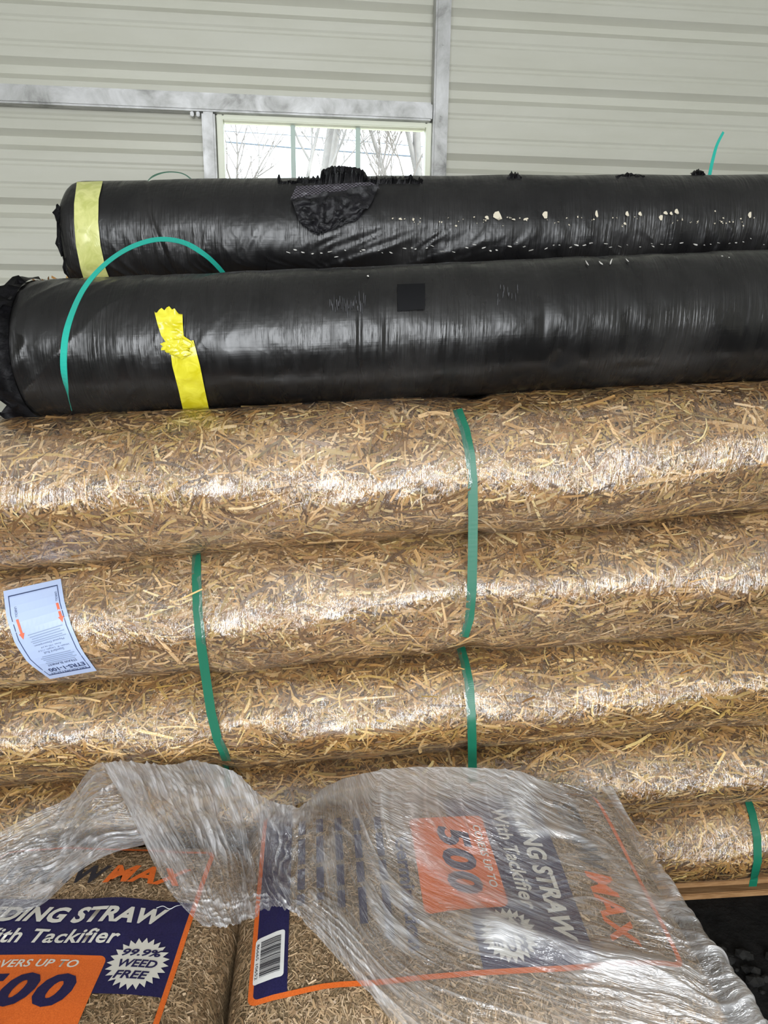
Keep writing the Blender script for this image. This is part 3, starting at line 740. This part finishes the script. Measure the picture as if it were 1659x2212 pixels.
# ------------------------------------------------------------------ text helpers
def poly_bm(polys):
    bm = bmesh.new()
    for p in polys:
        f = bm.faces.new([bm.verts.new((x, y, 0)) for x, y in p])
    return bm
def text_bm(body, box, shear=0.0, bold=0.0, rot180=False, spacing=1.0):
    cu = bpy.data.curves.new('t', 'FONT'); cu.body = body; cu.size = 1; cu.shear = shear; cu.offset = bold; cu.resolution_u = 3; cu.space_character = spacing
    ob = bpy.data.objects.new('t', cu); COL.objects.link(ob)
    dg = bpy.context.evaluated_depsgraph_get(); me = bpy.data.meshes.new_from_object(ob.evaluated_get(dg))
    bpy.data.objects.remove(ob); bpy.data.curves.remove(cu)
    bm = bmesh.new(); bm.from_mesh(me); bpy.data.meshes.remove(me)
    xs = [v.co.x for v in bm.verts]; ys = [v.co.y for v in bm.verts]
    a, b, c, d = min(xs), max(xs), min(ys), max(ys); x0, x1, y0, y1 = box
    for v in bm.verts:
        u = (v.co.x - a) / (b - a); w = (v.co.y - c) / (d - c)
        if rot180: u, w = 1 - u, 1 - w
        v.co = (x0 + u * (x1 - x0), y0 + w * (y1 - y0), 0)
    return bm
def join_bm(bms):
    out = bmesh.new()
    for b in bms:
        me = bpy.data.meshes.new('j'); b.to_mesh(me); b.free(); out.from_mesh(me); bpy.data.meshes.remove(me)
    return out
def drape(name, bm, fn, m, parent, cell=.02, off=0.0):
    """cut flat artwork along a grid and lay it on a surface: fn(x, y, off) -> xyz"""
    xs = [v.co.x for v in bm.verts]; ys = [v.co.y for v in bm.verts]
    for lo_, hi_, ax in ((min(xs), max(xs), 0), (min(ys), max(ys), 1)):
        k = math.floor(lo_ / cell) + 1
        while k * cell < hi_:
            co = [0, 0, 0]; co[ax] = k * cell; no = [0, 0, 0]; no[ax] = 1
            bmesh.ops.bisect_plane(bm, geom=bm.verts[:] + bm.edges[:] + bm.faces[:], dist=1e-7, plane_co=co, plane_no=no); k += 1
    bmesh.ops.triangulate(bm, faces=bm.faces[:])
    co = np.array([v.co for v in bm.verts])
    P = fn(co[:, 0], co[:, 1], off)
    for v, p in zip(bm.verts, P): v.co = Vector(p)
    bmesh.ops.recalc_face_normals(bm, faces=bm.faces[:])
    return bm_obj(name, bm, m, parent)

# ------------------------------------------------------------------ paper label on the second roll
r2root = [o for o in bpy.data.objects if o.get('label', '').startswith('second straw roll')][0]
LL = np.array([(7, 1277), (14, 1335), (32, 1390), (60, 1432), (108, 1467)], float); LR = np.array([(131, 1250), (139, 1300), (154, 1352), (177, 1405), (209, 1449)], float)
def label_fn(a, b, off):
    """a 0..1 across, b 0..1 from the top edge in the photo downwards"""
    out = []
    for x, y in zip(a, b):
        t = np.linspace(0, 1, 5)
        l = np.array([np.interp(y, t, LL[:, i]) for i in (0, 1)]); r = np.array([np.interp(y, t, LR[:, i]) for i in (0, 1)])
        q = l * (1 - x) + r * x
        out.append(ROW2.hit(q[0], q[1], .0115 + off))
    return np.array(out)
lab = drape('paper_label', poly_bm([[(0, 0), (1, 0), (1, 1), (0, 1)]]), label_fn, MAT['paper'], r2root, .08)
lab['label'] = 'pale blue paper label, stuck on upside down'
def rect(x0, x1, y0, y1): return [(x0, y0), (x1, y0), (x1, y1), (x0, y1)]
def frame_polys(x0, x1, y0, y1, w, wy=None):
    wy = wy or w
    return [rect(x0, x1, y0, y0 + wy), rect(x0, x1, y1 - wy, y1), rect(x0, x0 + w, y0, y1), rect(x1 - w, x1, y0, y1)]
def on_label(name, bm, m, off=.0006):
    o = drape(name, bm, label_fn, m, r2root, .12, off)
    o.parent = lab; o.matrix_parent_inverse = Matrix.Identity(4)
    return o
def upside(body, a0, a1, b0, b1, **kw):      # (a right, b down): upside-down text: letter tops point down in the photo
    bm = text_bm(body, (a0, a1, b0, b1), **kw)
    for v in bm.verts: v.co.x = a0 + a1 - v.co.x
    return bm
on_label('label_border', poly_bm(frame_polys(.07, .93, .055, .955, .014, .010)), MAT['ink'])
on_label('label_title', join_bm([upside('ETRS-1-100', .17, .88, .872, .915, bold=.02), upside('STRAW BLANKET', .24, .80, .82, .845), upside('EROSIONTECH', .15, .86, .928, .948)]), MAT['ink'])
small_txt = [upside('Standard Roll', .36, .72, .675, .70), upside("Width: 8'  Length: 112.5'", .27, .84, .645, .665), upside('Area: 100 sq yd', .36, .72, .615, .635), upside('Physical Description', .27, .80, .575, .60)]
on_label('label_small_print', join_bm(small_txt), MAT['grey_ink'])
lines = [rect(.25 + .02 * (i % 3), .86 - .05 * (i % 2), b, b + .009) for i, b in enumerate((.46, .485, .51, .535, .555, .72, .74, .76, .78, .80))]
on_label('label_fine_lines', poly_bm(lines), simple('faint_print', (.27, .34, .50), .5))
def vtext(body, a0, a1, b0, b1):                # text running up the side, top to bottom of the photo
    bm = text_bm(body, (0, 1, 0, 1))
    for v in bm.verts: v.co = (a0 + (a1 - a0) * v.co.y, b0 + (b1 - b0) * v.co.x, 0)
    return bm
on_label('unroll_lettering', vtext('UNROLL', .15, .19, .17, .27), MAT['ink']); on_label('unroll_lettering', vtext('UNROLL', .86, .90, .12, .22), MAT['ink'])
def arrow(a, b): return [rect(a - .022, a + .022, b, b + .14), [(a - .05, b + .14), (a + .05, b + .14), (a, b + .20)]]
on_label('unroll_arrow', poly_bm(arrow(.16, .29)), MAT['red']); on_label('unroll_arrow', poly_bm(arrow(.875, .24)), MAT['red'])

# ------------------------------------------------------------------ bags of chopped straw
BH = .235
class Bag:
    def __init__(s, C, ang, ztop, tilt=0.0, bulge=.012, seed=0):
        s.C = np.array(C); s.eu = np.array([math.cos(ang), math.sin(ang)]); s.ev = np.array([-math.sin(ang), math.cos(ang)])
        s.zt, s.tilt, s.bulge, s.seed = ztop, tilt, bulge, seed; s.uc, s.hu, s.vc, s.hv = .0175, .2525, .012, .388
    def xy(s, u, v): return s.C[0] + u * s.eu[0] + v * s.ev[0], s.C[1] + u * s.eu[1] + v * s.ev[1]
    def shape(s, a, b):
        a = np.clip(np.abs(a), 0, 1); b = np.clip(np.abs(b), 0, 1)
        return ((1 - a ** 9) * (1 - b ** 9)) ** .42
    def top(s, u, v, off=0.0):
        u = np.asarray(u, float); v = np.asarray(v, float)
        a = (u - s.uc) / s.hu; b = (v - s.vc) / s.hv; X, Y = s.xy(u, v); q = s.shape(a, b)
        z = s.zt - BH / 2 + s.tilt * (Y - .9) * q + BH / 2 * q + s.bulge * (1 - a * a) * (1 - b * b) + .004 * vn(u * 14, v * 14, 50 + s.seed) * q
        return np.stack([X, Y, z + off], -1)
    def body(s, parent, m, name='straw_filled_bag'):
        n = 90; t = np.linspace(-1, 1, n); t = np.sign(t) * (1 - (1 - np.abs(t)) ** 1.7)
        A, B = np.meshgrid(t, t, indexing='ij')
        A2 = A * (1 - .035 * B ** 8); B2 = B * (1 - .035 * A ** 8)
        U, Vv = s.uc + A2 * s.hu, s.vc + B2 * s.hv
        X, Y = s.xy(U, Vv); q = s.shape(A, B)
        T = s.top(s.uc + A * s.hu, s.vc + B * s.hv)[..., 2]
        bot = s.zt - BH / 2 - BH / 2 * q
        Vt = np.stack([X, Y, T], -1).reshape(-1, 3); Vb = np.stack([X, Y, bot], -1).reshape(-1, 3)
        F = grid_faces(n, n); N = len(Vt)
        rim = [(i, 0) for i in range(n)] + [(n - 1, j) for j in range(1, n)] + [(i, n - 1) for i in range(n - 2, -1, -1)] + [(0, j) for j in range(n - 2, 0, -1)]
        r = np.array([i * n + j for i, j in rim]); r2 = np.roll(r, -1)
        S = np.stack([r, r2, r2 + N, r + N], -1)
        return mesh_np(name, np.concatenate([Vt, Vb]), np.concatenate([F, F[:, ::-1] + N, S]), m, parent)
PALB = np.array([(.50, .37, .22), (.40, .285, .16), (.60, .47, .31), (.28, .19, .105), (.45, .34, .20), (.19, .13, .075)]) * .72
PALBW = np.array([.25, .25, .14, .16, .14, .06])
def round_rect(x0, x1, y0, y1, r, corners=(1, 1, 1, 1)):
    pts = []
    for (cx, cy, a0, on) in ((x1 - r, y1 - r, 0, corners[0]), (x0 + r, y1 - r, 90, corners[1]), (x0 + r, y0 + r, 180, corners[2]), (x1 - r, y0 + r, 270, corners[3])):
        if on:
            for k in range(7):
                t = math.radians(a0 + 15 * k); pts.append((cx + r * math.cos(t), cy + r * math.sin(t)))
        else: pts.append((cx + r * (1 if a0 in (0, 270) else -1), cy + r * (1 if a0 in (0, 90) else -1)))
    return pts
def ring(outer, inner):
    n = len(outer); return [[outer[i], outer[(i + 1) % n], inner[(i + 1) % n], inner[i]] for i in range(n)]
def print_bag(B, parent):
    fn = B.top
    bz = .0042
    D = lambda name, bm, m, k, cell=.025: drape(name, bm, fn, m, parent, cell, bz + .0006 * k)
    D('orange_border', poly_bm(ring(round_rect(-.201, .201, -.339, .337, .016), round_rect(-.193, .193, -.331, .329, .009))), MAT['orange'], 0)
    D('navy_panel', poly_bm([rect(-.193, .193, .017, .198)]), MAT['navy'], 0)
    D('navy_band', poly_bm([round_rect(-.193, .193, -.331, -.280, .009, (0, 0, 1, 1))]), MAT['navy'], 0)
    D('orange_panel', poly_bm([round_rect(-.125, .091, -.058, .083, .012)]), MAT['orange'], 1)
    for nm, tx in (('product_lettering', text_bm('SEEDING STRAW', (-.178, .160, .144, .178), .28, .042, spacing=1.06)), ('tackifier_lettering', text_bm('With Tackifier', (-.135, .098, .104, .131), .22, .022, spacing=1.05)), ('coverage_lettering', text_bm('COVERS UP TO', (-.100, .052, .060, .074), .22, .02, spacing=1.05)), ('unit_lettering', text_bm('SQ FT', (-.036, .014, -.044, -.020), .22, .04))):
        D(nm, tx, MAT['white'], 2)
    D('dark_lettering', join_bm([text_bm('STRAW', (-.160, .030, .234, .277), .3, .035, spacing=1.08)]), MAT['ink_black'], 2)
    D('orange_lettering', text_bm('MAX', (.026, .172, .234, .278), .3, .035, spacing=1.08), MAT['orange'], 2)
    D('area_number', text_bm('500', (-.100, .063, -.010, .049), .22, .045, spacing=1.12), MAT['navy'], 2)
    st = []
    for k in range(48):
        r = .047 if k % 2 == 0 else .037; t = 2 * math.pi * k / 48; st.append((.141 + r * math.cos(t), .070 + r * math.sin(t)))
    cen = [[(.141, .070), st[k], st[(k + 1) % 48]] for k in range(48)]
    sb = D('starburst', poly_bm(cen), MAT['white'], 2)
    t_ = D('starburst_lettering', join_bm([text_bm('99.9%', (.112, .174, .082, .095), .25, .03), text_bm('WEED', (.113, .171, .062, .076), .25, .03), text_bm('FREE', (.112, .164, .042, .056), .25, .03)]), MAT['navy'], 3)
    t_.parent = sb; t_.matrix_parent_inverse = Matrix.Identity(4)
    D('feature_lettering', join_bm([text_bm('Germination', (-.075, .152, -.092, -.066), .0, .025)] + [poly_bm([rect(u, u + w_, v, v + .013) for u, w_ in ((-.14, .035), (-.095, .06), (-.025, .045), (.03, e - .03)) if w_ > 0]) for v, e in ((-.125, .13), (-.165, .10), (-.200, .065), (-.235, .045), (-.268, .05))]), MAT['navy'], 1)
    bl = D('barcode_label', poly_bm([round_rect(.092, .170, -.333, -.286, .005)]), MAT['barwhite'], 1)
    rd = random.Random(9); bars = []; x = .101
    while x < .162:
        w_ = rd.choice([.0006, .0009, .0013, .0018]); bars.append(rect(x, x + w_, -.324, -.292)); x += w_ + rd.choice([.0006, .0009, .0013])
    bb = D('barcode_bars', poly_bm(bars), MAT['ink_black'], 2); bb.parent = bl; bb.matrix_parent_inverse = Matrix.Identity(4)
    dg = D('barcode_digits', text_bm('86665 10652', (.102, .162, -.331, -.3265)), MAT['ink_black'], 2); dg.parent = bl; dg.matrix_parent_inverse = Matrix.Identity(4)
def make_bag(label, B, seed, su, sv, N):
    root = empty('straw_bag', (float(B.C[0]), float(B.C[1]), B.zt - BH)); tag(root, label, 'bag', 'printed bags of chopped straw')
    B.body(root, MAT['bag'])
    V, F, c = strands_on(lambda u, v, o: B.top(u, v, o), N, su, sv, .009, .0015, .0022, seed, pal=PALB, palw=PALBW)
    mesh_np('chopped_straw', V, F, MAT['strand'], root, col=c, smooth=False)['kind'] = 'stuff'
    n0 = set(bpy.data.objects)
    print_bag(B, root)
    return root
BL = Bag((-.508, .842), 0.0, zz(-.975), seed=1)
BRG = Bag((.125, 1.10), math.radians(5.5 - 90), zz(-.975), .09, seed=2)
make_bag('left printed straw bag with readable navy and orange front, nearest the camera', BL, 201, (-.23, .265), (-.1, .39), 22000)
make_bag('right printed straw bag turned sideways, showing its barcode under the clear wrap', BRG, 202, (-.23, .265), (-.37, .39), 26000)
for nm, B in (('lower straw bag under the left printed bag', Bag((-.508, .842), 0.0, zz(-.975) - BH, bulge=0, seed=3)), ('lower straw bag under the right printed bag', Bag((.125, 1.10), math.radians(5.5 - 90), zz(-.975) - BH, bulge=0, seed=4))):
    root = empty('straw_bag', (float(B.C[0]), float(B.C[1]), B.zt - BH)); tag(root, nm, 'bag', 'printed bags of chopped straw')
    B.body(root, MAT['bag'])

# ------------------------------------------------------------------ crumpled stretch wrap over the bags
def cr_interp(P, n, axis=0):
    """Catmull-Rom upsampling of a control array along an axis"""
    P = np.moveaxis(np.asarray(P, float), axis, 0); k = len(P)
    Pe = np.concatenate([2 * P[:1] - P[1:2], P, 2 * P[-1:] - P[-2:-1]])
    t = np.linspace(0, k - 1, n); i = np.minimum(t.astype(int), k - 2); f = (t - i).reshape(-1, *([1] * (P.ndim - 1)))
    a, b, c, e = Pe[i], Pe[i + 1], Pe[i + 2], Pe[i + 3]
    Q = .5 * (2 * b + (c - a) * f + (2 * a - 5 * b + 4 * c - e) * f * f + (3 * b - a - 3 * c + e) * f ** 3)
    return np.moveaxis(Q, 0, axis)
def base_z(Y, X): return zz(-.968) + np.clip((X + .22) / .08, 0, 1) * .09 * np.clip(Y - .9, -.2, .45)
def fold_uv(U, V, wide):
    """u runs across the folds of the film, v along them"""
    k = np.clip((U - 5.8) / 2.6, 0, 1) if wide else np.full(U.shape, .75); k = k * k * (3 - 2 * k)
    return (1 - k) * U * .09 + k * (V * .45 - .034 * (U - 7)), (1 - k) * V * .45 + k * U * .09
def film_sheet(cols, hs, nu, nv, folds, haze, edge_drop=None):
    """cols: list of photo paths (far edge -> near edge); hs: heights above the bags"""
    C = np.array(cols, float); Hh = np.array(hs, float)
    P = np.zeros((*C.shape[:2], 3))
    for i in range(C.shape[0]):
        for j in range(C.shape[1]):
            d = ray(*C[i, j]); z = zz(-.95) + Hh[i, j]
            for _ in range(12):
                t = (z - H) / d[2]; z = float(base_z(d[1] * t, d[0] * t)) + Hh[i, j]
            P[i, j] = d * ((z - H) / d[2]) + np.array([0, 0, H])
    if edge_drop is not None: P = np.concatenate([P, edge_drop(P[-1])[None]])
    G = cr_interp(cr_interp(P, nu, 0), nv, 1)
    U, Vv = np.meshgrid(np.linspace(0, P.shape[0] - 1, nu), np.linspace(0, 1, nv), indexing='ij')
    N = np.cross(np.gradient(G, axis=0), np.gradient(G, axis=1)); N /= np.linalg.norm(N, axis=-1, keepdims=True) + 1e-12
    N *= np.sign(N[..., 2:3] + 1e-9)
    disp, ridge = folds(U, Vv)
    G = G + N * disp[..., None]
    hz = haze(U, Vv, ridge)
    return G.reshape(-1, 3), grid_faces(nu, nv), np.stack([c.ravel() for c in fold_uv(U, Vv, edge_drop is not None)], -1), np.clip(hz, 0, .95).ravel()
def ridged(x, y, s): return 1 - np.abs(vn(x, y, s)) * 2
A_cols = [[(-70, 1840), (-70, 1900), (-70, 1960), (-70, 2045)], [(0, 1797), (0, 1860), (0, 1925), (0, 1987)], [(90, 1752), (85, 1820), (85, 1890), (88, 1956)],
          [(150, 1720), (150, 1790), (155, 1850), (168, 1884)], [(200, 1655), (205, 1740), (215, 1800), (238, 1845)], [(240, 1648), (265, 1730), (290, 1790), (320, 1822)], [(285, 1660), (315, 1730), (340, 1785), (360, 1808)]]
A_h = [[.07, .05, .03, .010], [.07, .06, .035, .012], [.08, .07, .04, .014], [.09, .07, .05, .025], [.105, .08, .06, .035], [.100, .075, .06, .04], [.08, .06, .05, .035]]
def crease(x, y, sd, wd): return np.exp(-(vn(x, y, sd) / wd) ** 2)
def patchy(x, y, sd): return np.clip(.55 + 1.1 * vn(x, y, sd), 0, 1)
def A_folds(U, V):
    w = V * 9 + U * .5 + .8 * vn(U * 1.2, V * 2, 110)
    r1 = crease(w, U * .7, 111, .16) * patchy(U * .8, V * 3, 114); r2 = crease(w * 2.3, U * 1.3, 112, .22) * patchy(U, V * 4, 115)
    r3 = vn(U * 9, V * 9, 113)
    return .007 * r1 + .0035 * r2 + .0015 * r3, np.clip(.6 * r1 + .5 * r2 + .15 * patchy(U * .7, V * 2.5, 116), 0, 1)
B_cols = [[(222, 1652), (262, 1720), (300, 1795), (340, 1880), (385, 1948), (440, 2002)], [(285, 1645), (330, 1720), (372, 1800), (408, 1880), (438, 1950), (470, 2005)],
          [(355, 1654), (400, 1720), (438, 1800), (467, 1880), (482, 1945), (505, 2003)], [(420, 1643), (460, 1720), (490, 1800), (510, 1860), (525, 1930), (545, 1986)],
          [(500, 1666), (525, 1740), (540, 1810), (550, 1870), (560, 1920), (580, 1966)], [(570, 1722), (580, 1780), (585, 1830), (590, 1880), (602, 1930), (628, 1976)],
          [(640, 1742), (640, 1790), (640, 1840), (645, 1890), (655, 1945), (672, 2008)], [(700, 1705), (700, 1770), (700, 1840), (705, 1910), (715, 1985), (728, 2070)],
          [(780, 1675), (775, 1760), (770, 1850), (770, 1950), (775, 2040), (790, 2140)], [(880, 1660), (870, 1760), (860, 1870), (860, 1990), (865, 2110), (880, 2232)],
          [(980, 1657), (975, 1770), (975, 1890), (985, 2020), (1000, 2150), (1030, 2290)], [(1090, 1665), (1095, 1780), (1110, 1900), (1140, 2030), (1180, 2170), (1230, 2320)],
          [(1190, 1690), (1210, 1800), (1245, 1910), (1295, 2040), (1355, 2180), (1420, 2330)], [(1285, 1704), (1330, 1790), (1388, 1900), (1455, 2030), (1535, 2180), (1620, 2330)],
          [(1325, 1735), (1375, 1810), (1437, 1900), (1518, 2020), (1612, 2150), (1725, 2330)]]
B_h = [[.105, .10, .08, .05, .025, .012], [.115, .10, .08, .05, .028, .014], [.11, .09, .06, .035, .022, .015], [.11, .07, .04, .018, .012, .014], [.095, .06, .03, .012, .010, .016],
       [.065, .04, .02, .010, .012, .022], [.055, .05, .035, .026, .028, .022], [.065, .07, .055, .04, .032, .018], [.065, .07, .050, .034, .026, .016], [.060, .060, .032, .022, .018, .012],
       [.058, .045, .024, .018, .016, .012], [.050, .032, .018, .020, .016, .012], [.036, .022, .016, .026, .020, .012], [.022, .016, .014, .018, .018, .012], [.010, .010, .008, .008, .010, .010]]
def B_folds(U, V):
    right = np.clip((U - 6.0) / 2.0, 0, 1); left = 1 - right
    near = np.clip((V - .66) / .2, 0, 1) * np.clip((9.8 - U) / 1.2, 0, 1)
    warp = .5 * vn(U * .9, V * 3, 120)
    wl_ = U * 3.4 + V * 1.5 + warp * 1.5                        # ribbon on the left: folds run down it
    l1 = crease(wl_, V * 2.2, 121, .16) * patchy(U * .8, V * 2.5, 130); l2 = crease(wl_ * 2.3, V * 3.5, 122, .22) * patchy(U, V * 3, 131)
    wr = 12 * np.maximum(V, 0) ** 1.7 - (U - 7) * 1.05 - .03 * (U - 7) ** 2 + warp * 2.0   # right: folds fall, then sweep to the lower right
    r1 = crease(wr * .8, U * .4 + V, 123, .13) * patchy(U * .6, V * 3, 132); r2 = crease(wr * 1.9 + 3, U * .7, 124, .18) * patchy(U * .9, V * 4, 133); r3 = crease(wr * 4.2, U * 1.2, 125, .22) * patchy(U * 1.2, V * 5, 134)
    we = V * 24 - U * .6 + warp                                 # the bunched near edge
    e1 = crease(we, U * .8, 126, .25); e2 = crease(we * 2, U * 1.5, 127, .3)
    tube = np.exp(-((V - (.60 + .055 * (U - 11))) / .045) ** 2) * np.clip((U - 9.6) / 1.0, 0, 1) * np.clip((13.4 - U) / .8, 0, 1)
    d = left * (.0075 * l1 + .0035 * l2 + .0045 * vn(U * 4.5, V * 11, 136) + .002 * vn(U * 11, V * 26, 137)) + right * (1 - near) * (.0070 * r1 + .0036 * r2 + .0014 * r3) + near * (.0055 * e1 + .0025 * e2) + .018 * tube
    rg = left * (.6 * l1 + .5 * l2) + right * (1 - near) * (.75 * r1 + .55 * r2 + .35 * r3) + near * (.5 * e1 + .5 * e2)
    rg = rg + .13 * patchy(U * .5, V * 2.2, 135) ** 2
    return d, np.clip(rg, 0, 1) + .7 * tube
def A_haze(U, V, r): return .26 + .60 * r + .12 * np.clip(V - .6, 0, 1)
def B_haze(U, V, r):
    near = np.clip((V - .68) / .2, 0, 1) * np.clip((9.8 - U) / 1.2, 0, 1)
    topband = np.clip(1 - V / .26, 0, 1) * np.clip((12.6 - U) / 2, 0, 1)
    hump = np.clip((5.6 - U) / 1.2, 0, 1) * np.clip((.62 - V) / .25, 0, 1)
    ribbonb = np.clip(1 - U / 2.4, 0, 1)
    corner = np.clip((V - .66) / .2, 0, 1) * np.clip((U - 10.6) / 1.5, 0, 1)
    left = np.clip((6.6 - U) / 1.5, 0, 1)
    h = .05 + .78 * r + .78 * topband + .26 * near + .22 * hump + .28 * ribbonb + .34 * corner
    return h * (1 - left * (1 - (.45 + .8 * patchy(U * 1.4, V * 4.5, 138))))
def drop(last):
    q = last.copy(); q[:, 0] += .05; q[:, 1] += .02; q[:, 2] -= .36; return q
parts = [film_sheet(A_cols, A_h, 170, 110, A_folds, A_haze), film_sheet(B_cols, B_h, 620, 330, B_folds, B_haze, drop)]
V = np.concatenate([p[0] for p in parts]); F = np.concatenate([parts[0][1], parts[1][1] + len(parts[0][0])])
UVs = np.concatenate([p[2] for p in parts]); HZ = np.concatenate([p[3] for p in parts])
fo = mesh_np('stretch_wrap', V, F, MAT['wrap'], uv=UVs, attrs={'haze': HZ})
tag(fo, 'crumpled clear stretch wrap draped over the two printed straw bags', 'plastic wrap')
ribbon('wrap_thread', along([(398, 1955), (380, 1958), (366, 1964), (352, 1958), (338, 1962)], [1.036, 1.030, 1.022, 1.028, 1.022]), .0016, simple('film_thread', (.8, .8, .8), .25), None, None, n=30, thick=.0005, parent=fo)

# ------------------------------------------------------------------ pallet
pr = empty('pallet', (0, 1.72, 0)); tag(pr, 'wooden pallet under the stacked straw rolls', 'pallet')
PY = math.radians(5.4); PM = Matrix.Translation((0, 1.50, 0)) @ Matrix.Rotation(PY, 4, 'Z')
for i, y in enumerate((-.070, .05, .175, .33, .50)):
    bm = bmesh.new(); add_box(bm, -1.15, 1.30, y, y + .10, .104, .120, .002, PM); bm_obj('deck_board', bm, MAT['wood'], pr)
for x in (-1.13, .05, 1.24):
    bm = bmesh.new(); add_box(bm, x, x + .045, -.02, .60, .018, .104, .003, PM); bm_obj('stringer', bm, MAT['wood'], pr)
for y in (0.0, .2, .5):
    bm = bmesh.new(); add_box(bm, -1.15, 1.30, y, y + .09, .0, .018, .002, PM); bm_obj('bottom_board', bm, MAT['wood'], pr)
# gravel on the floor by the pallet, its shade painted into the stone colour
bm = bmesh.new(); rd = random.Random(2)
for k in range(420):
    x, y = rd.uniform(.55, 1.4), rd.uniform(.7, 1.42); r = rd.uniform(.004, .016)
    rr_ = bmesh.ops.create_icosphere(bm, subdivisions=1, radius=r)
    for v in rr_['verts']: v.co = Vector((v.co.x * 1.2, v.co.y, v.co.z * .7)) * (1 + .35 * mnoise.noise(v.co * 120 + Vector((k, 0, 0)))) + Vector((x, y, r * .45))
gv = bm_obj('gravel', bm, mat_noise('gravel_stone', (.006, .006, .006), (.025, .024, .022), 30, .9)); tag(gv, 'loose gravel on the ground at the lower right, coloured near black for shade', 'gravel', kind='stuff')
bpy.context.view_layer.update()
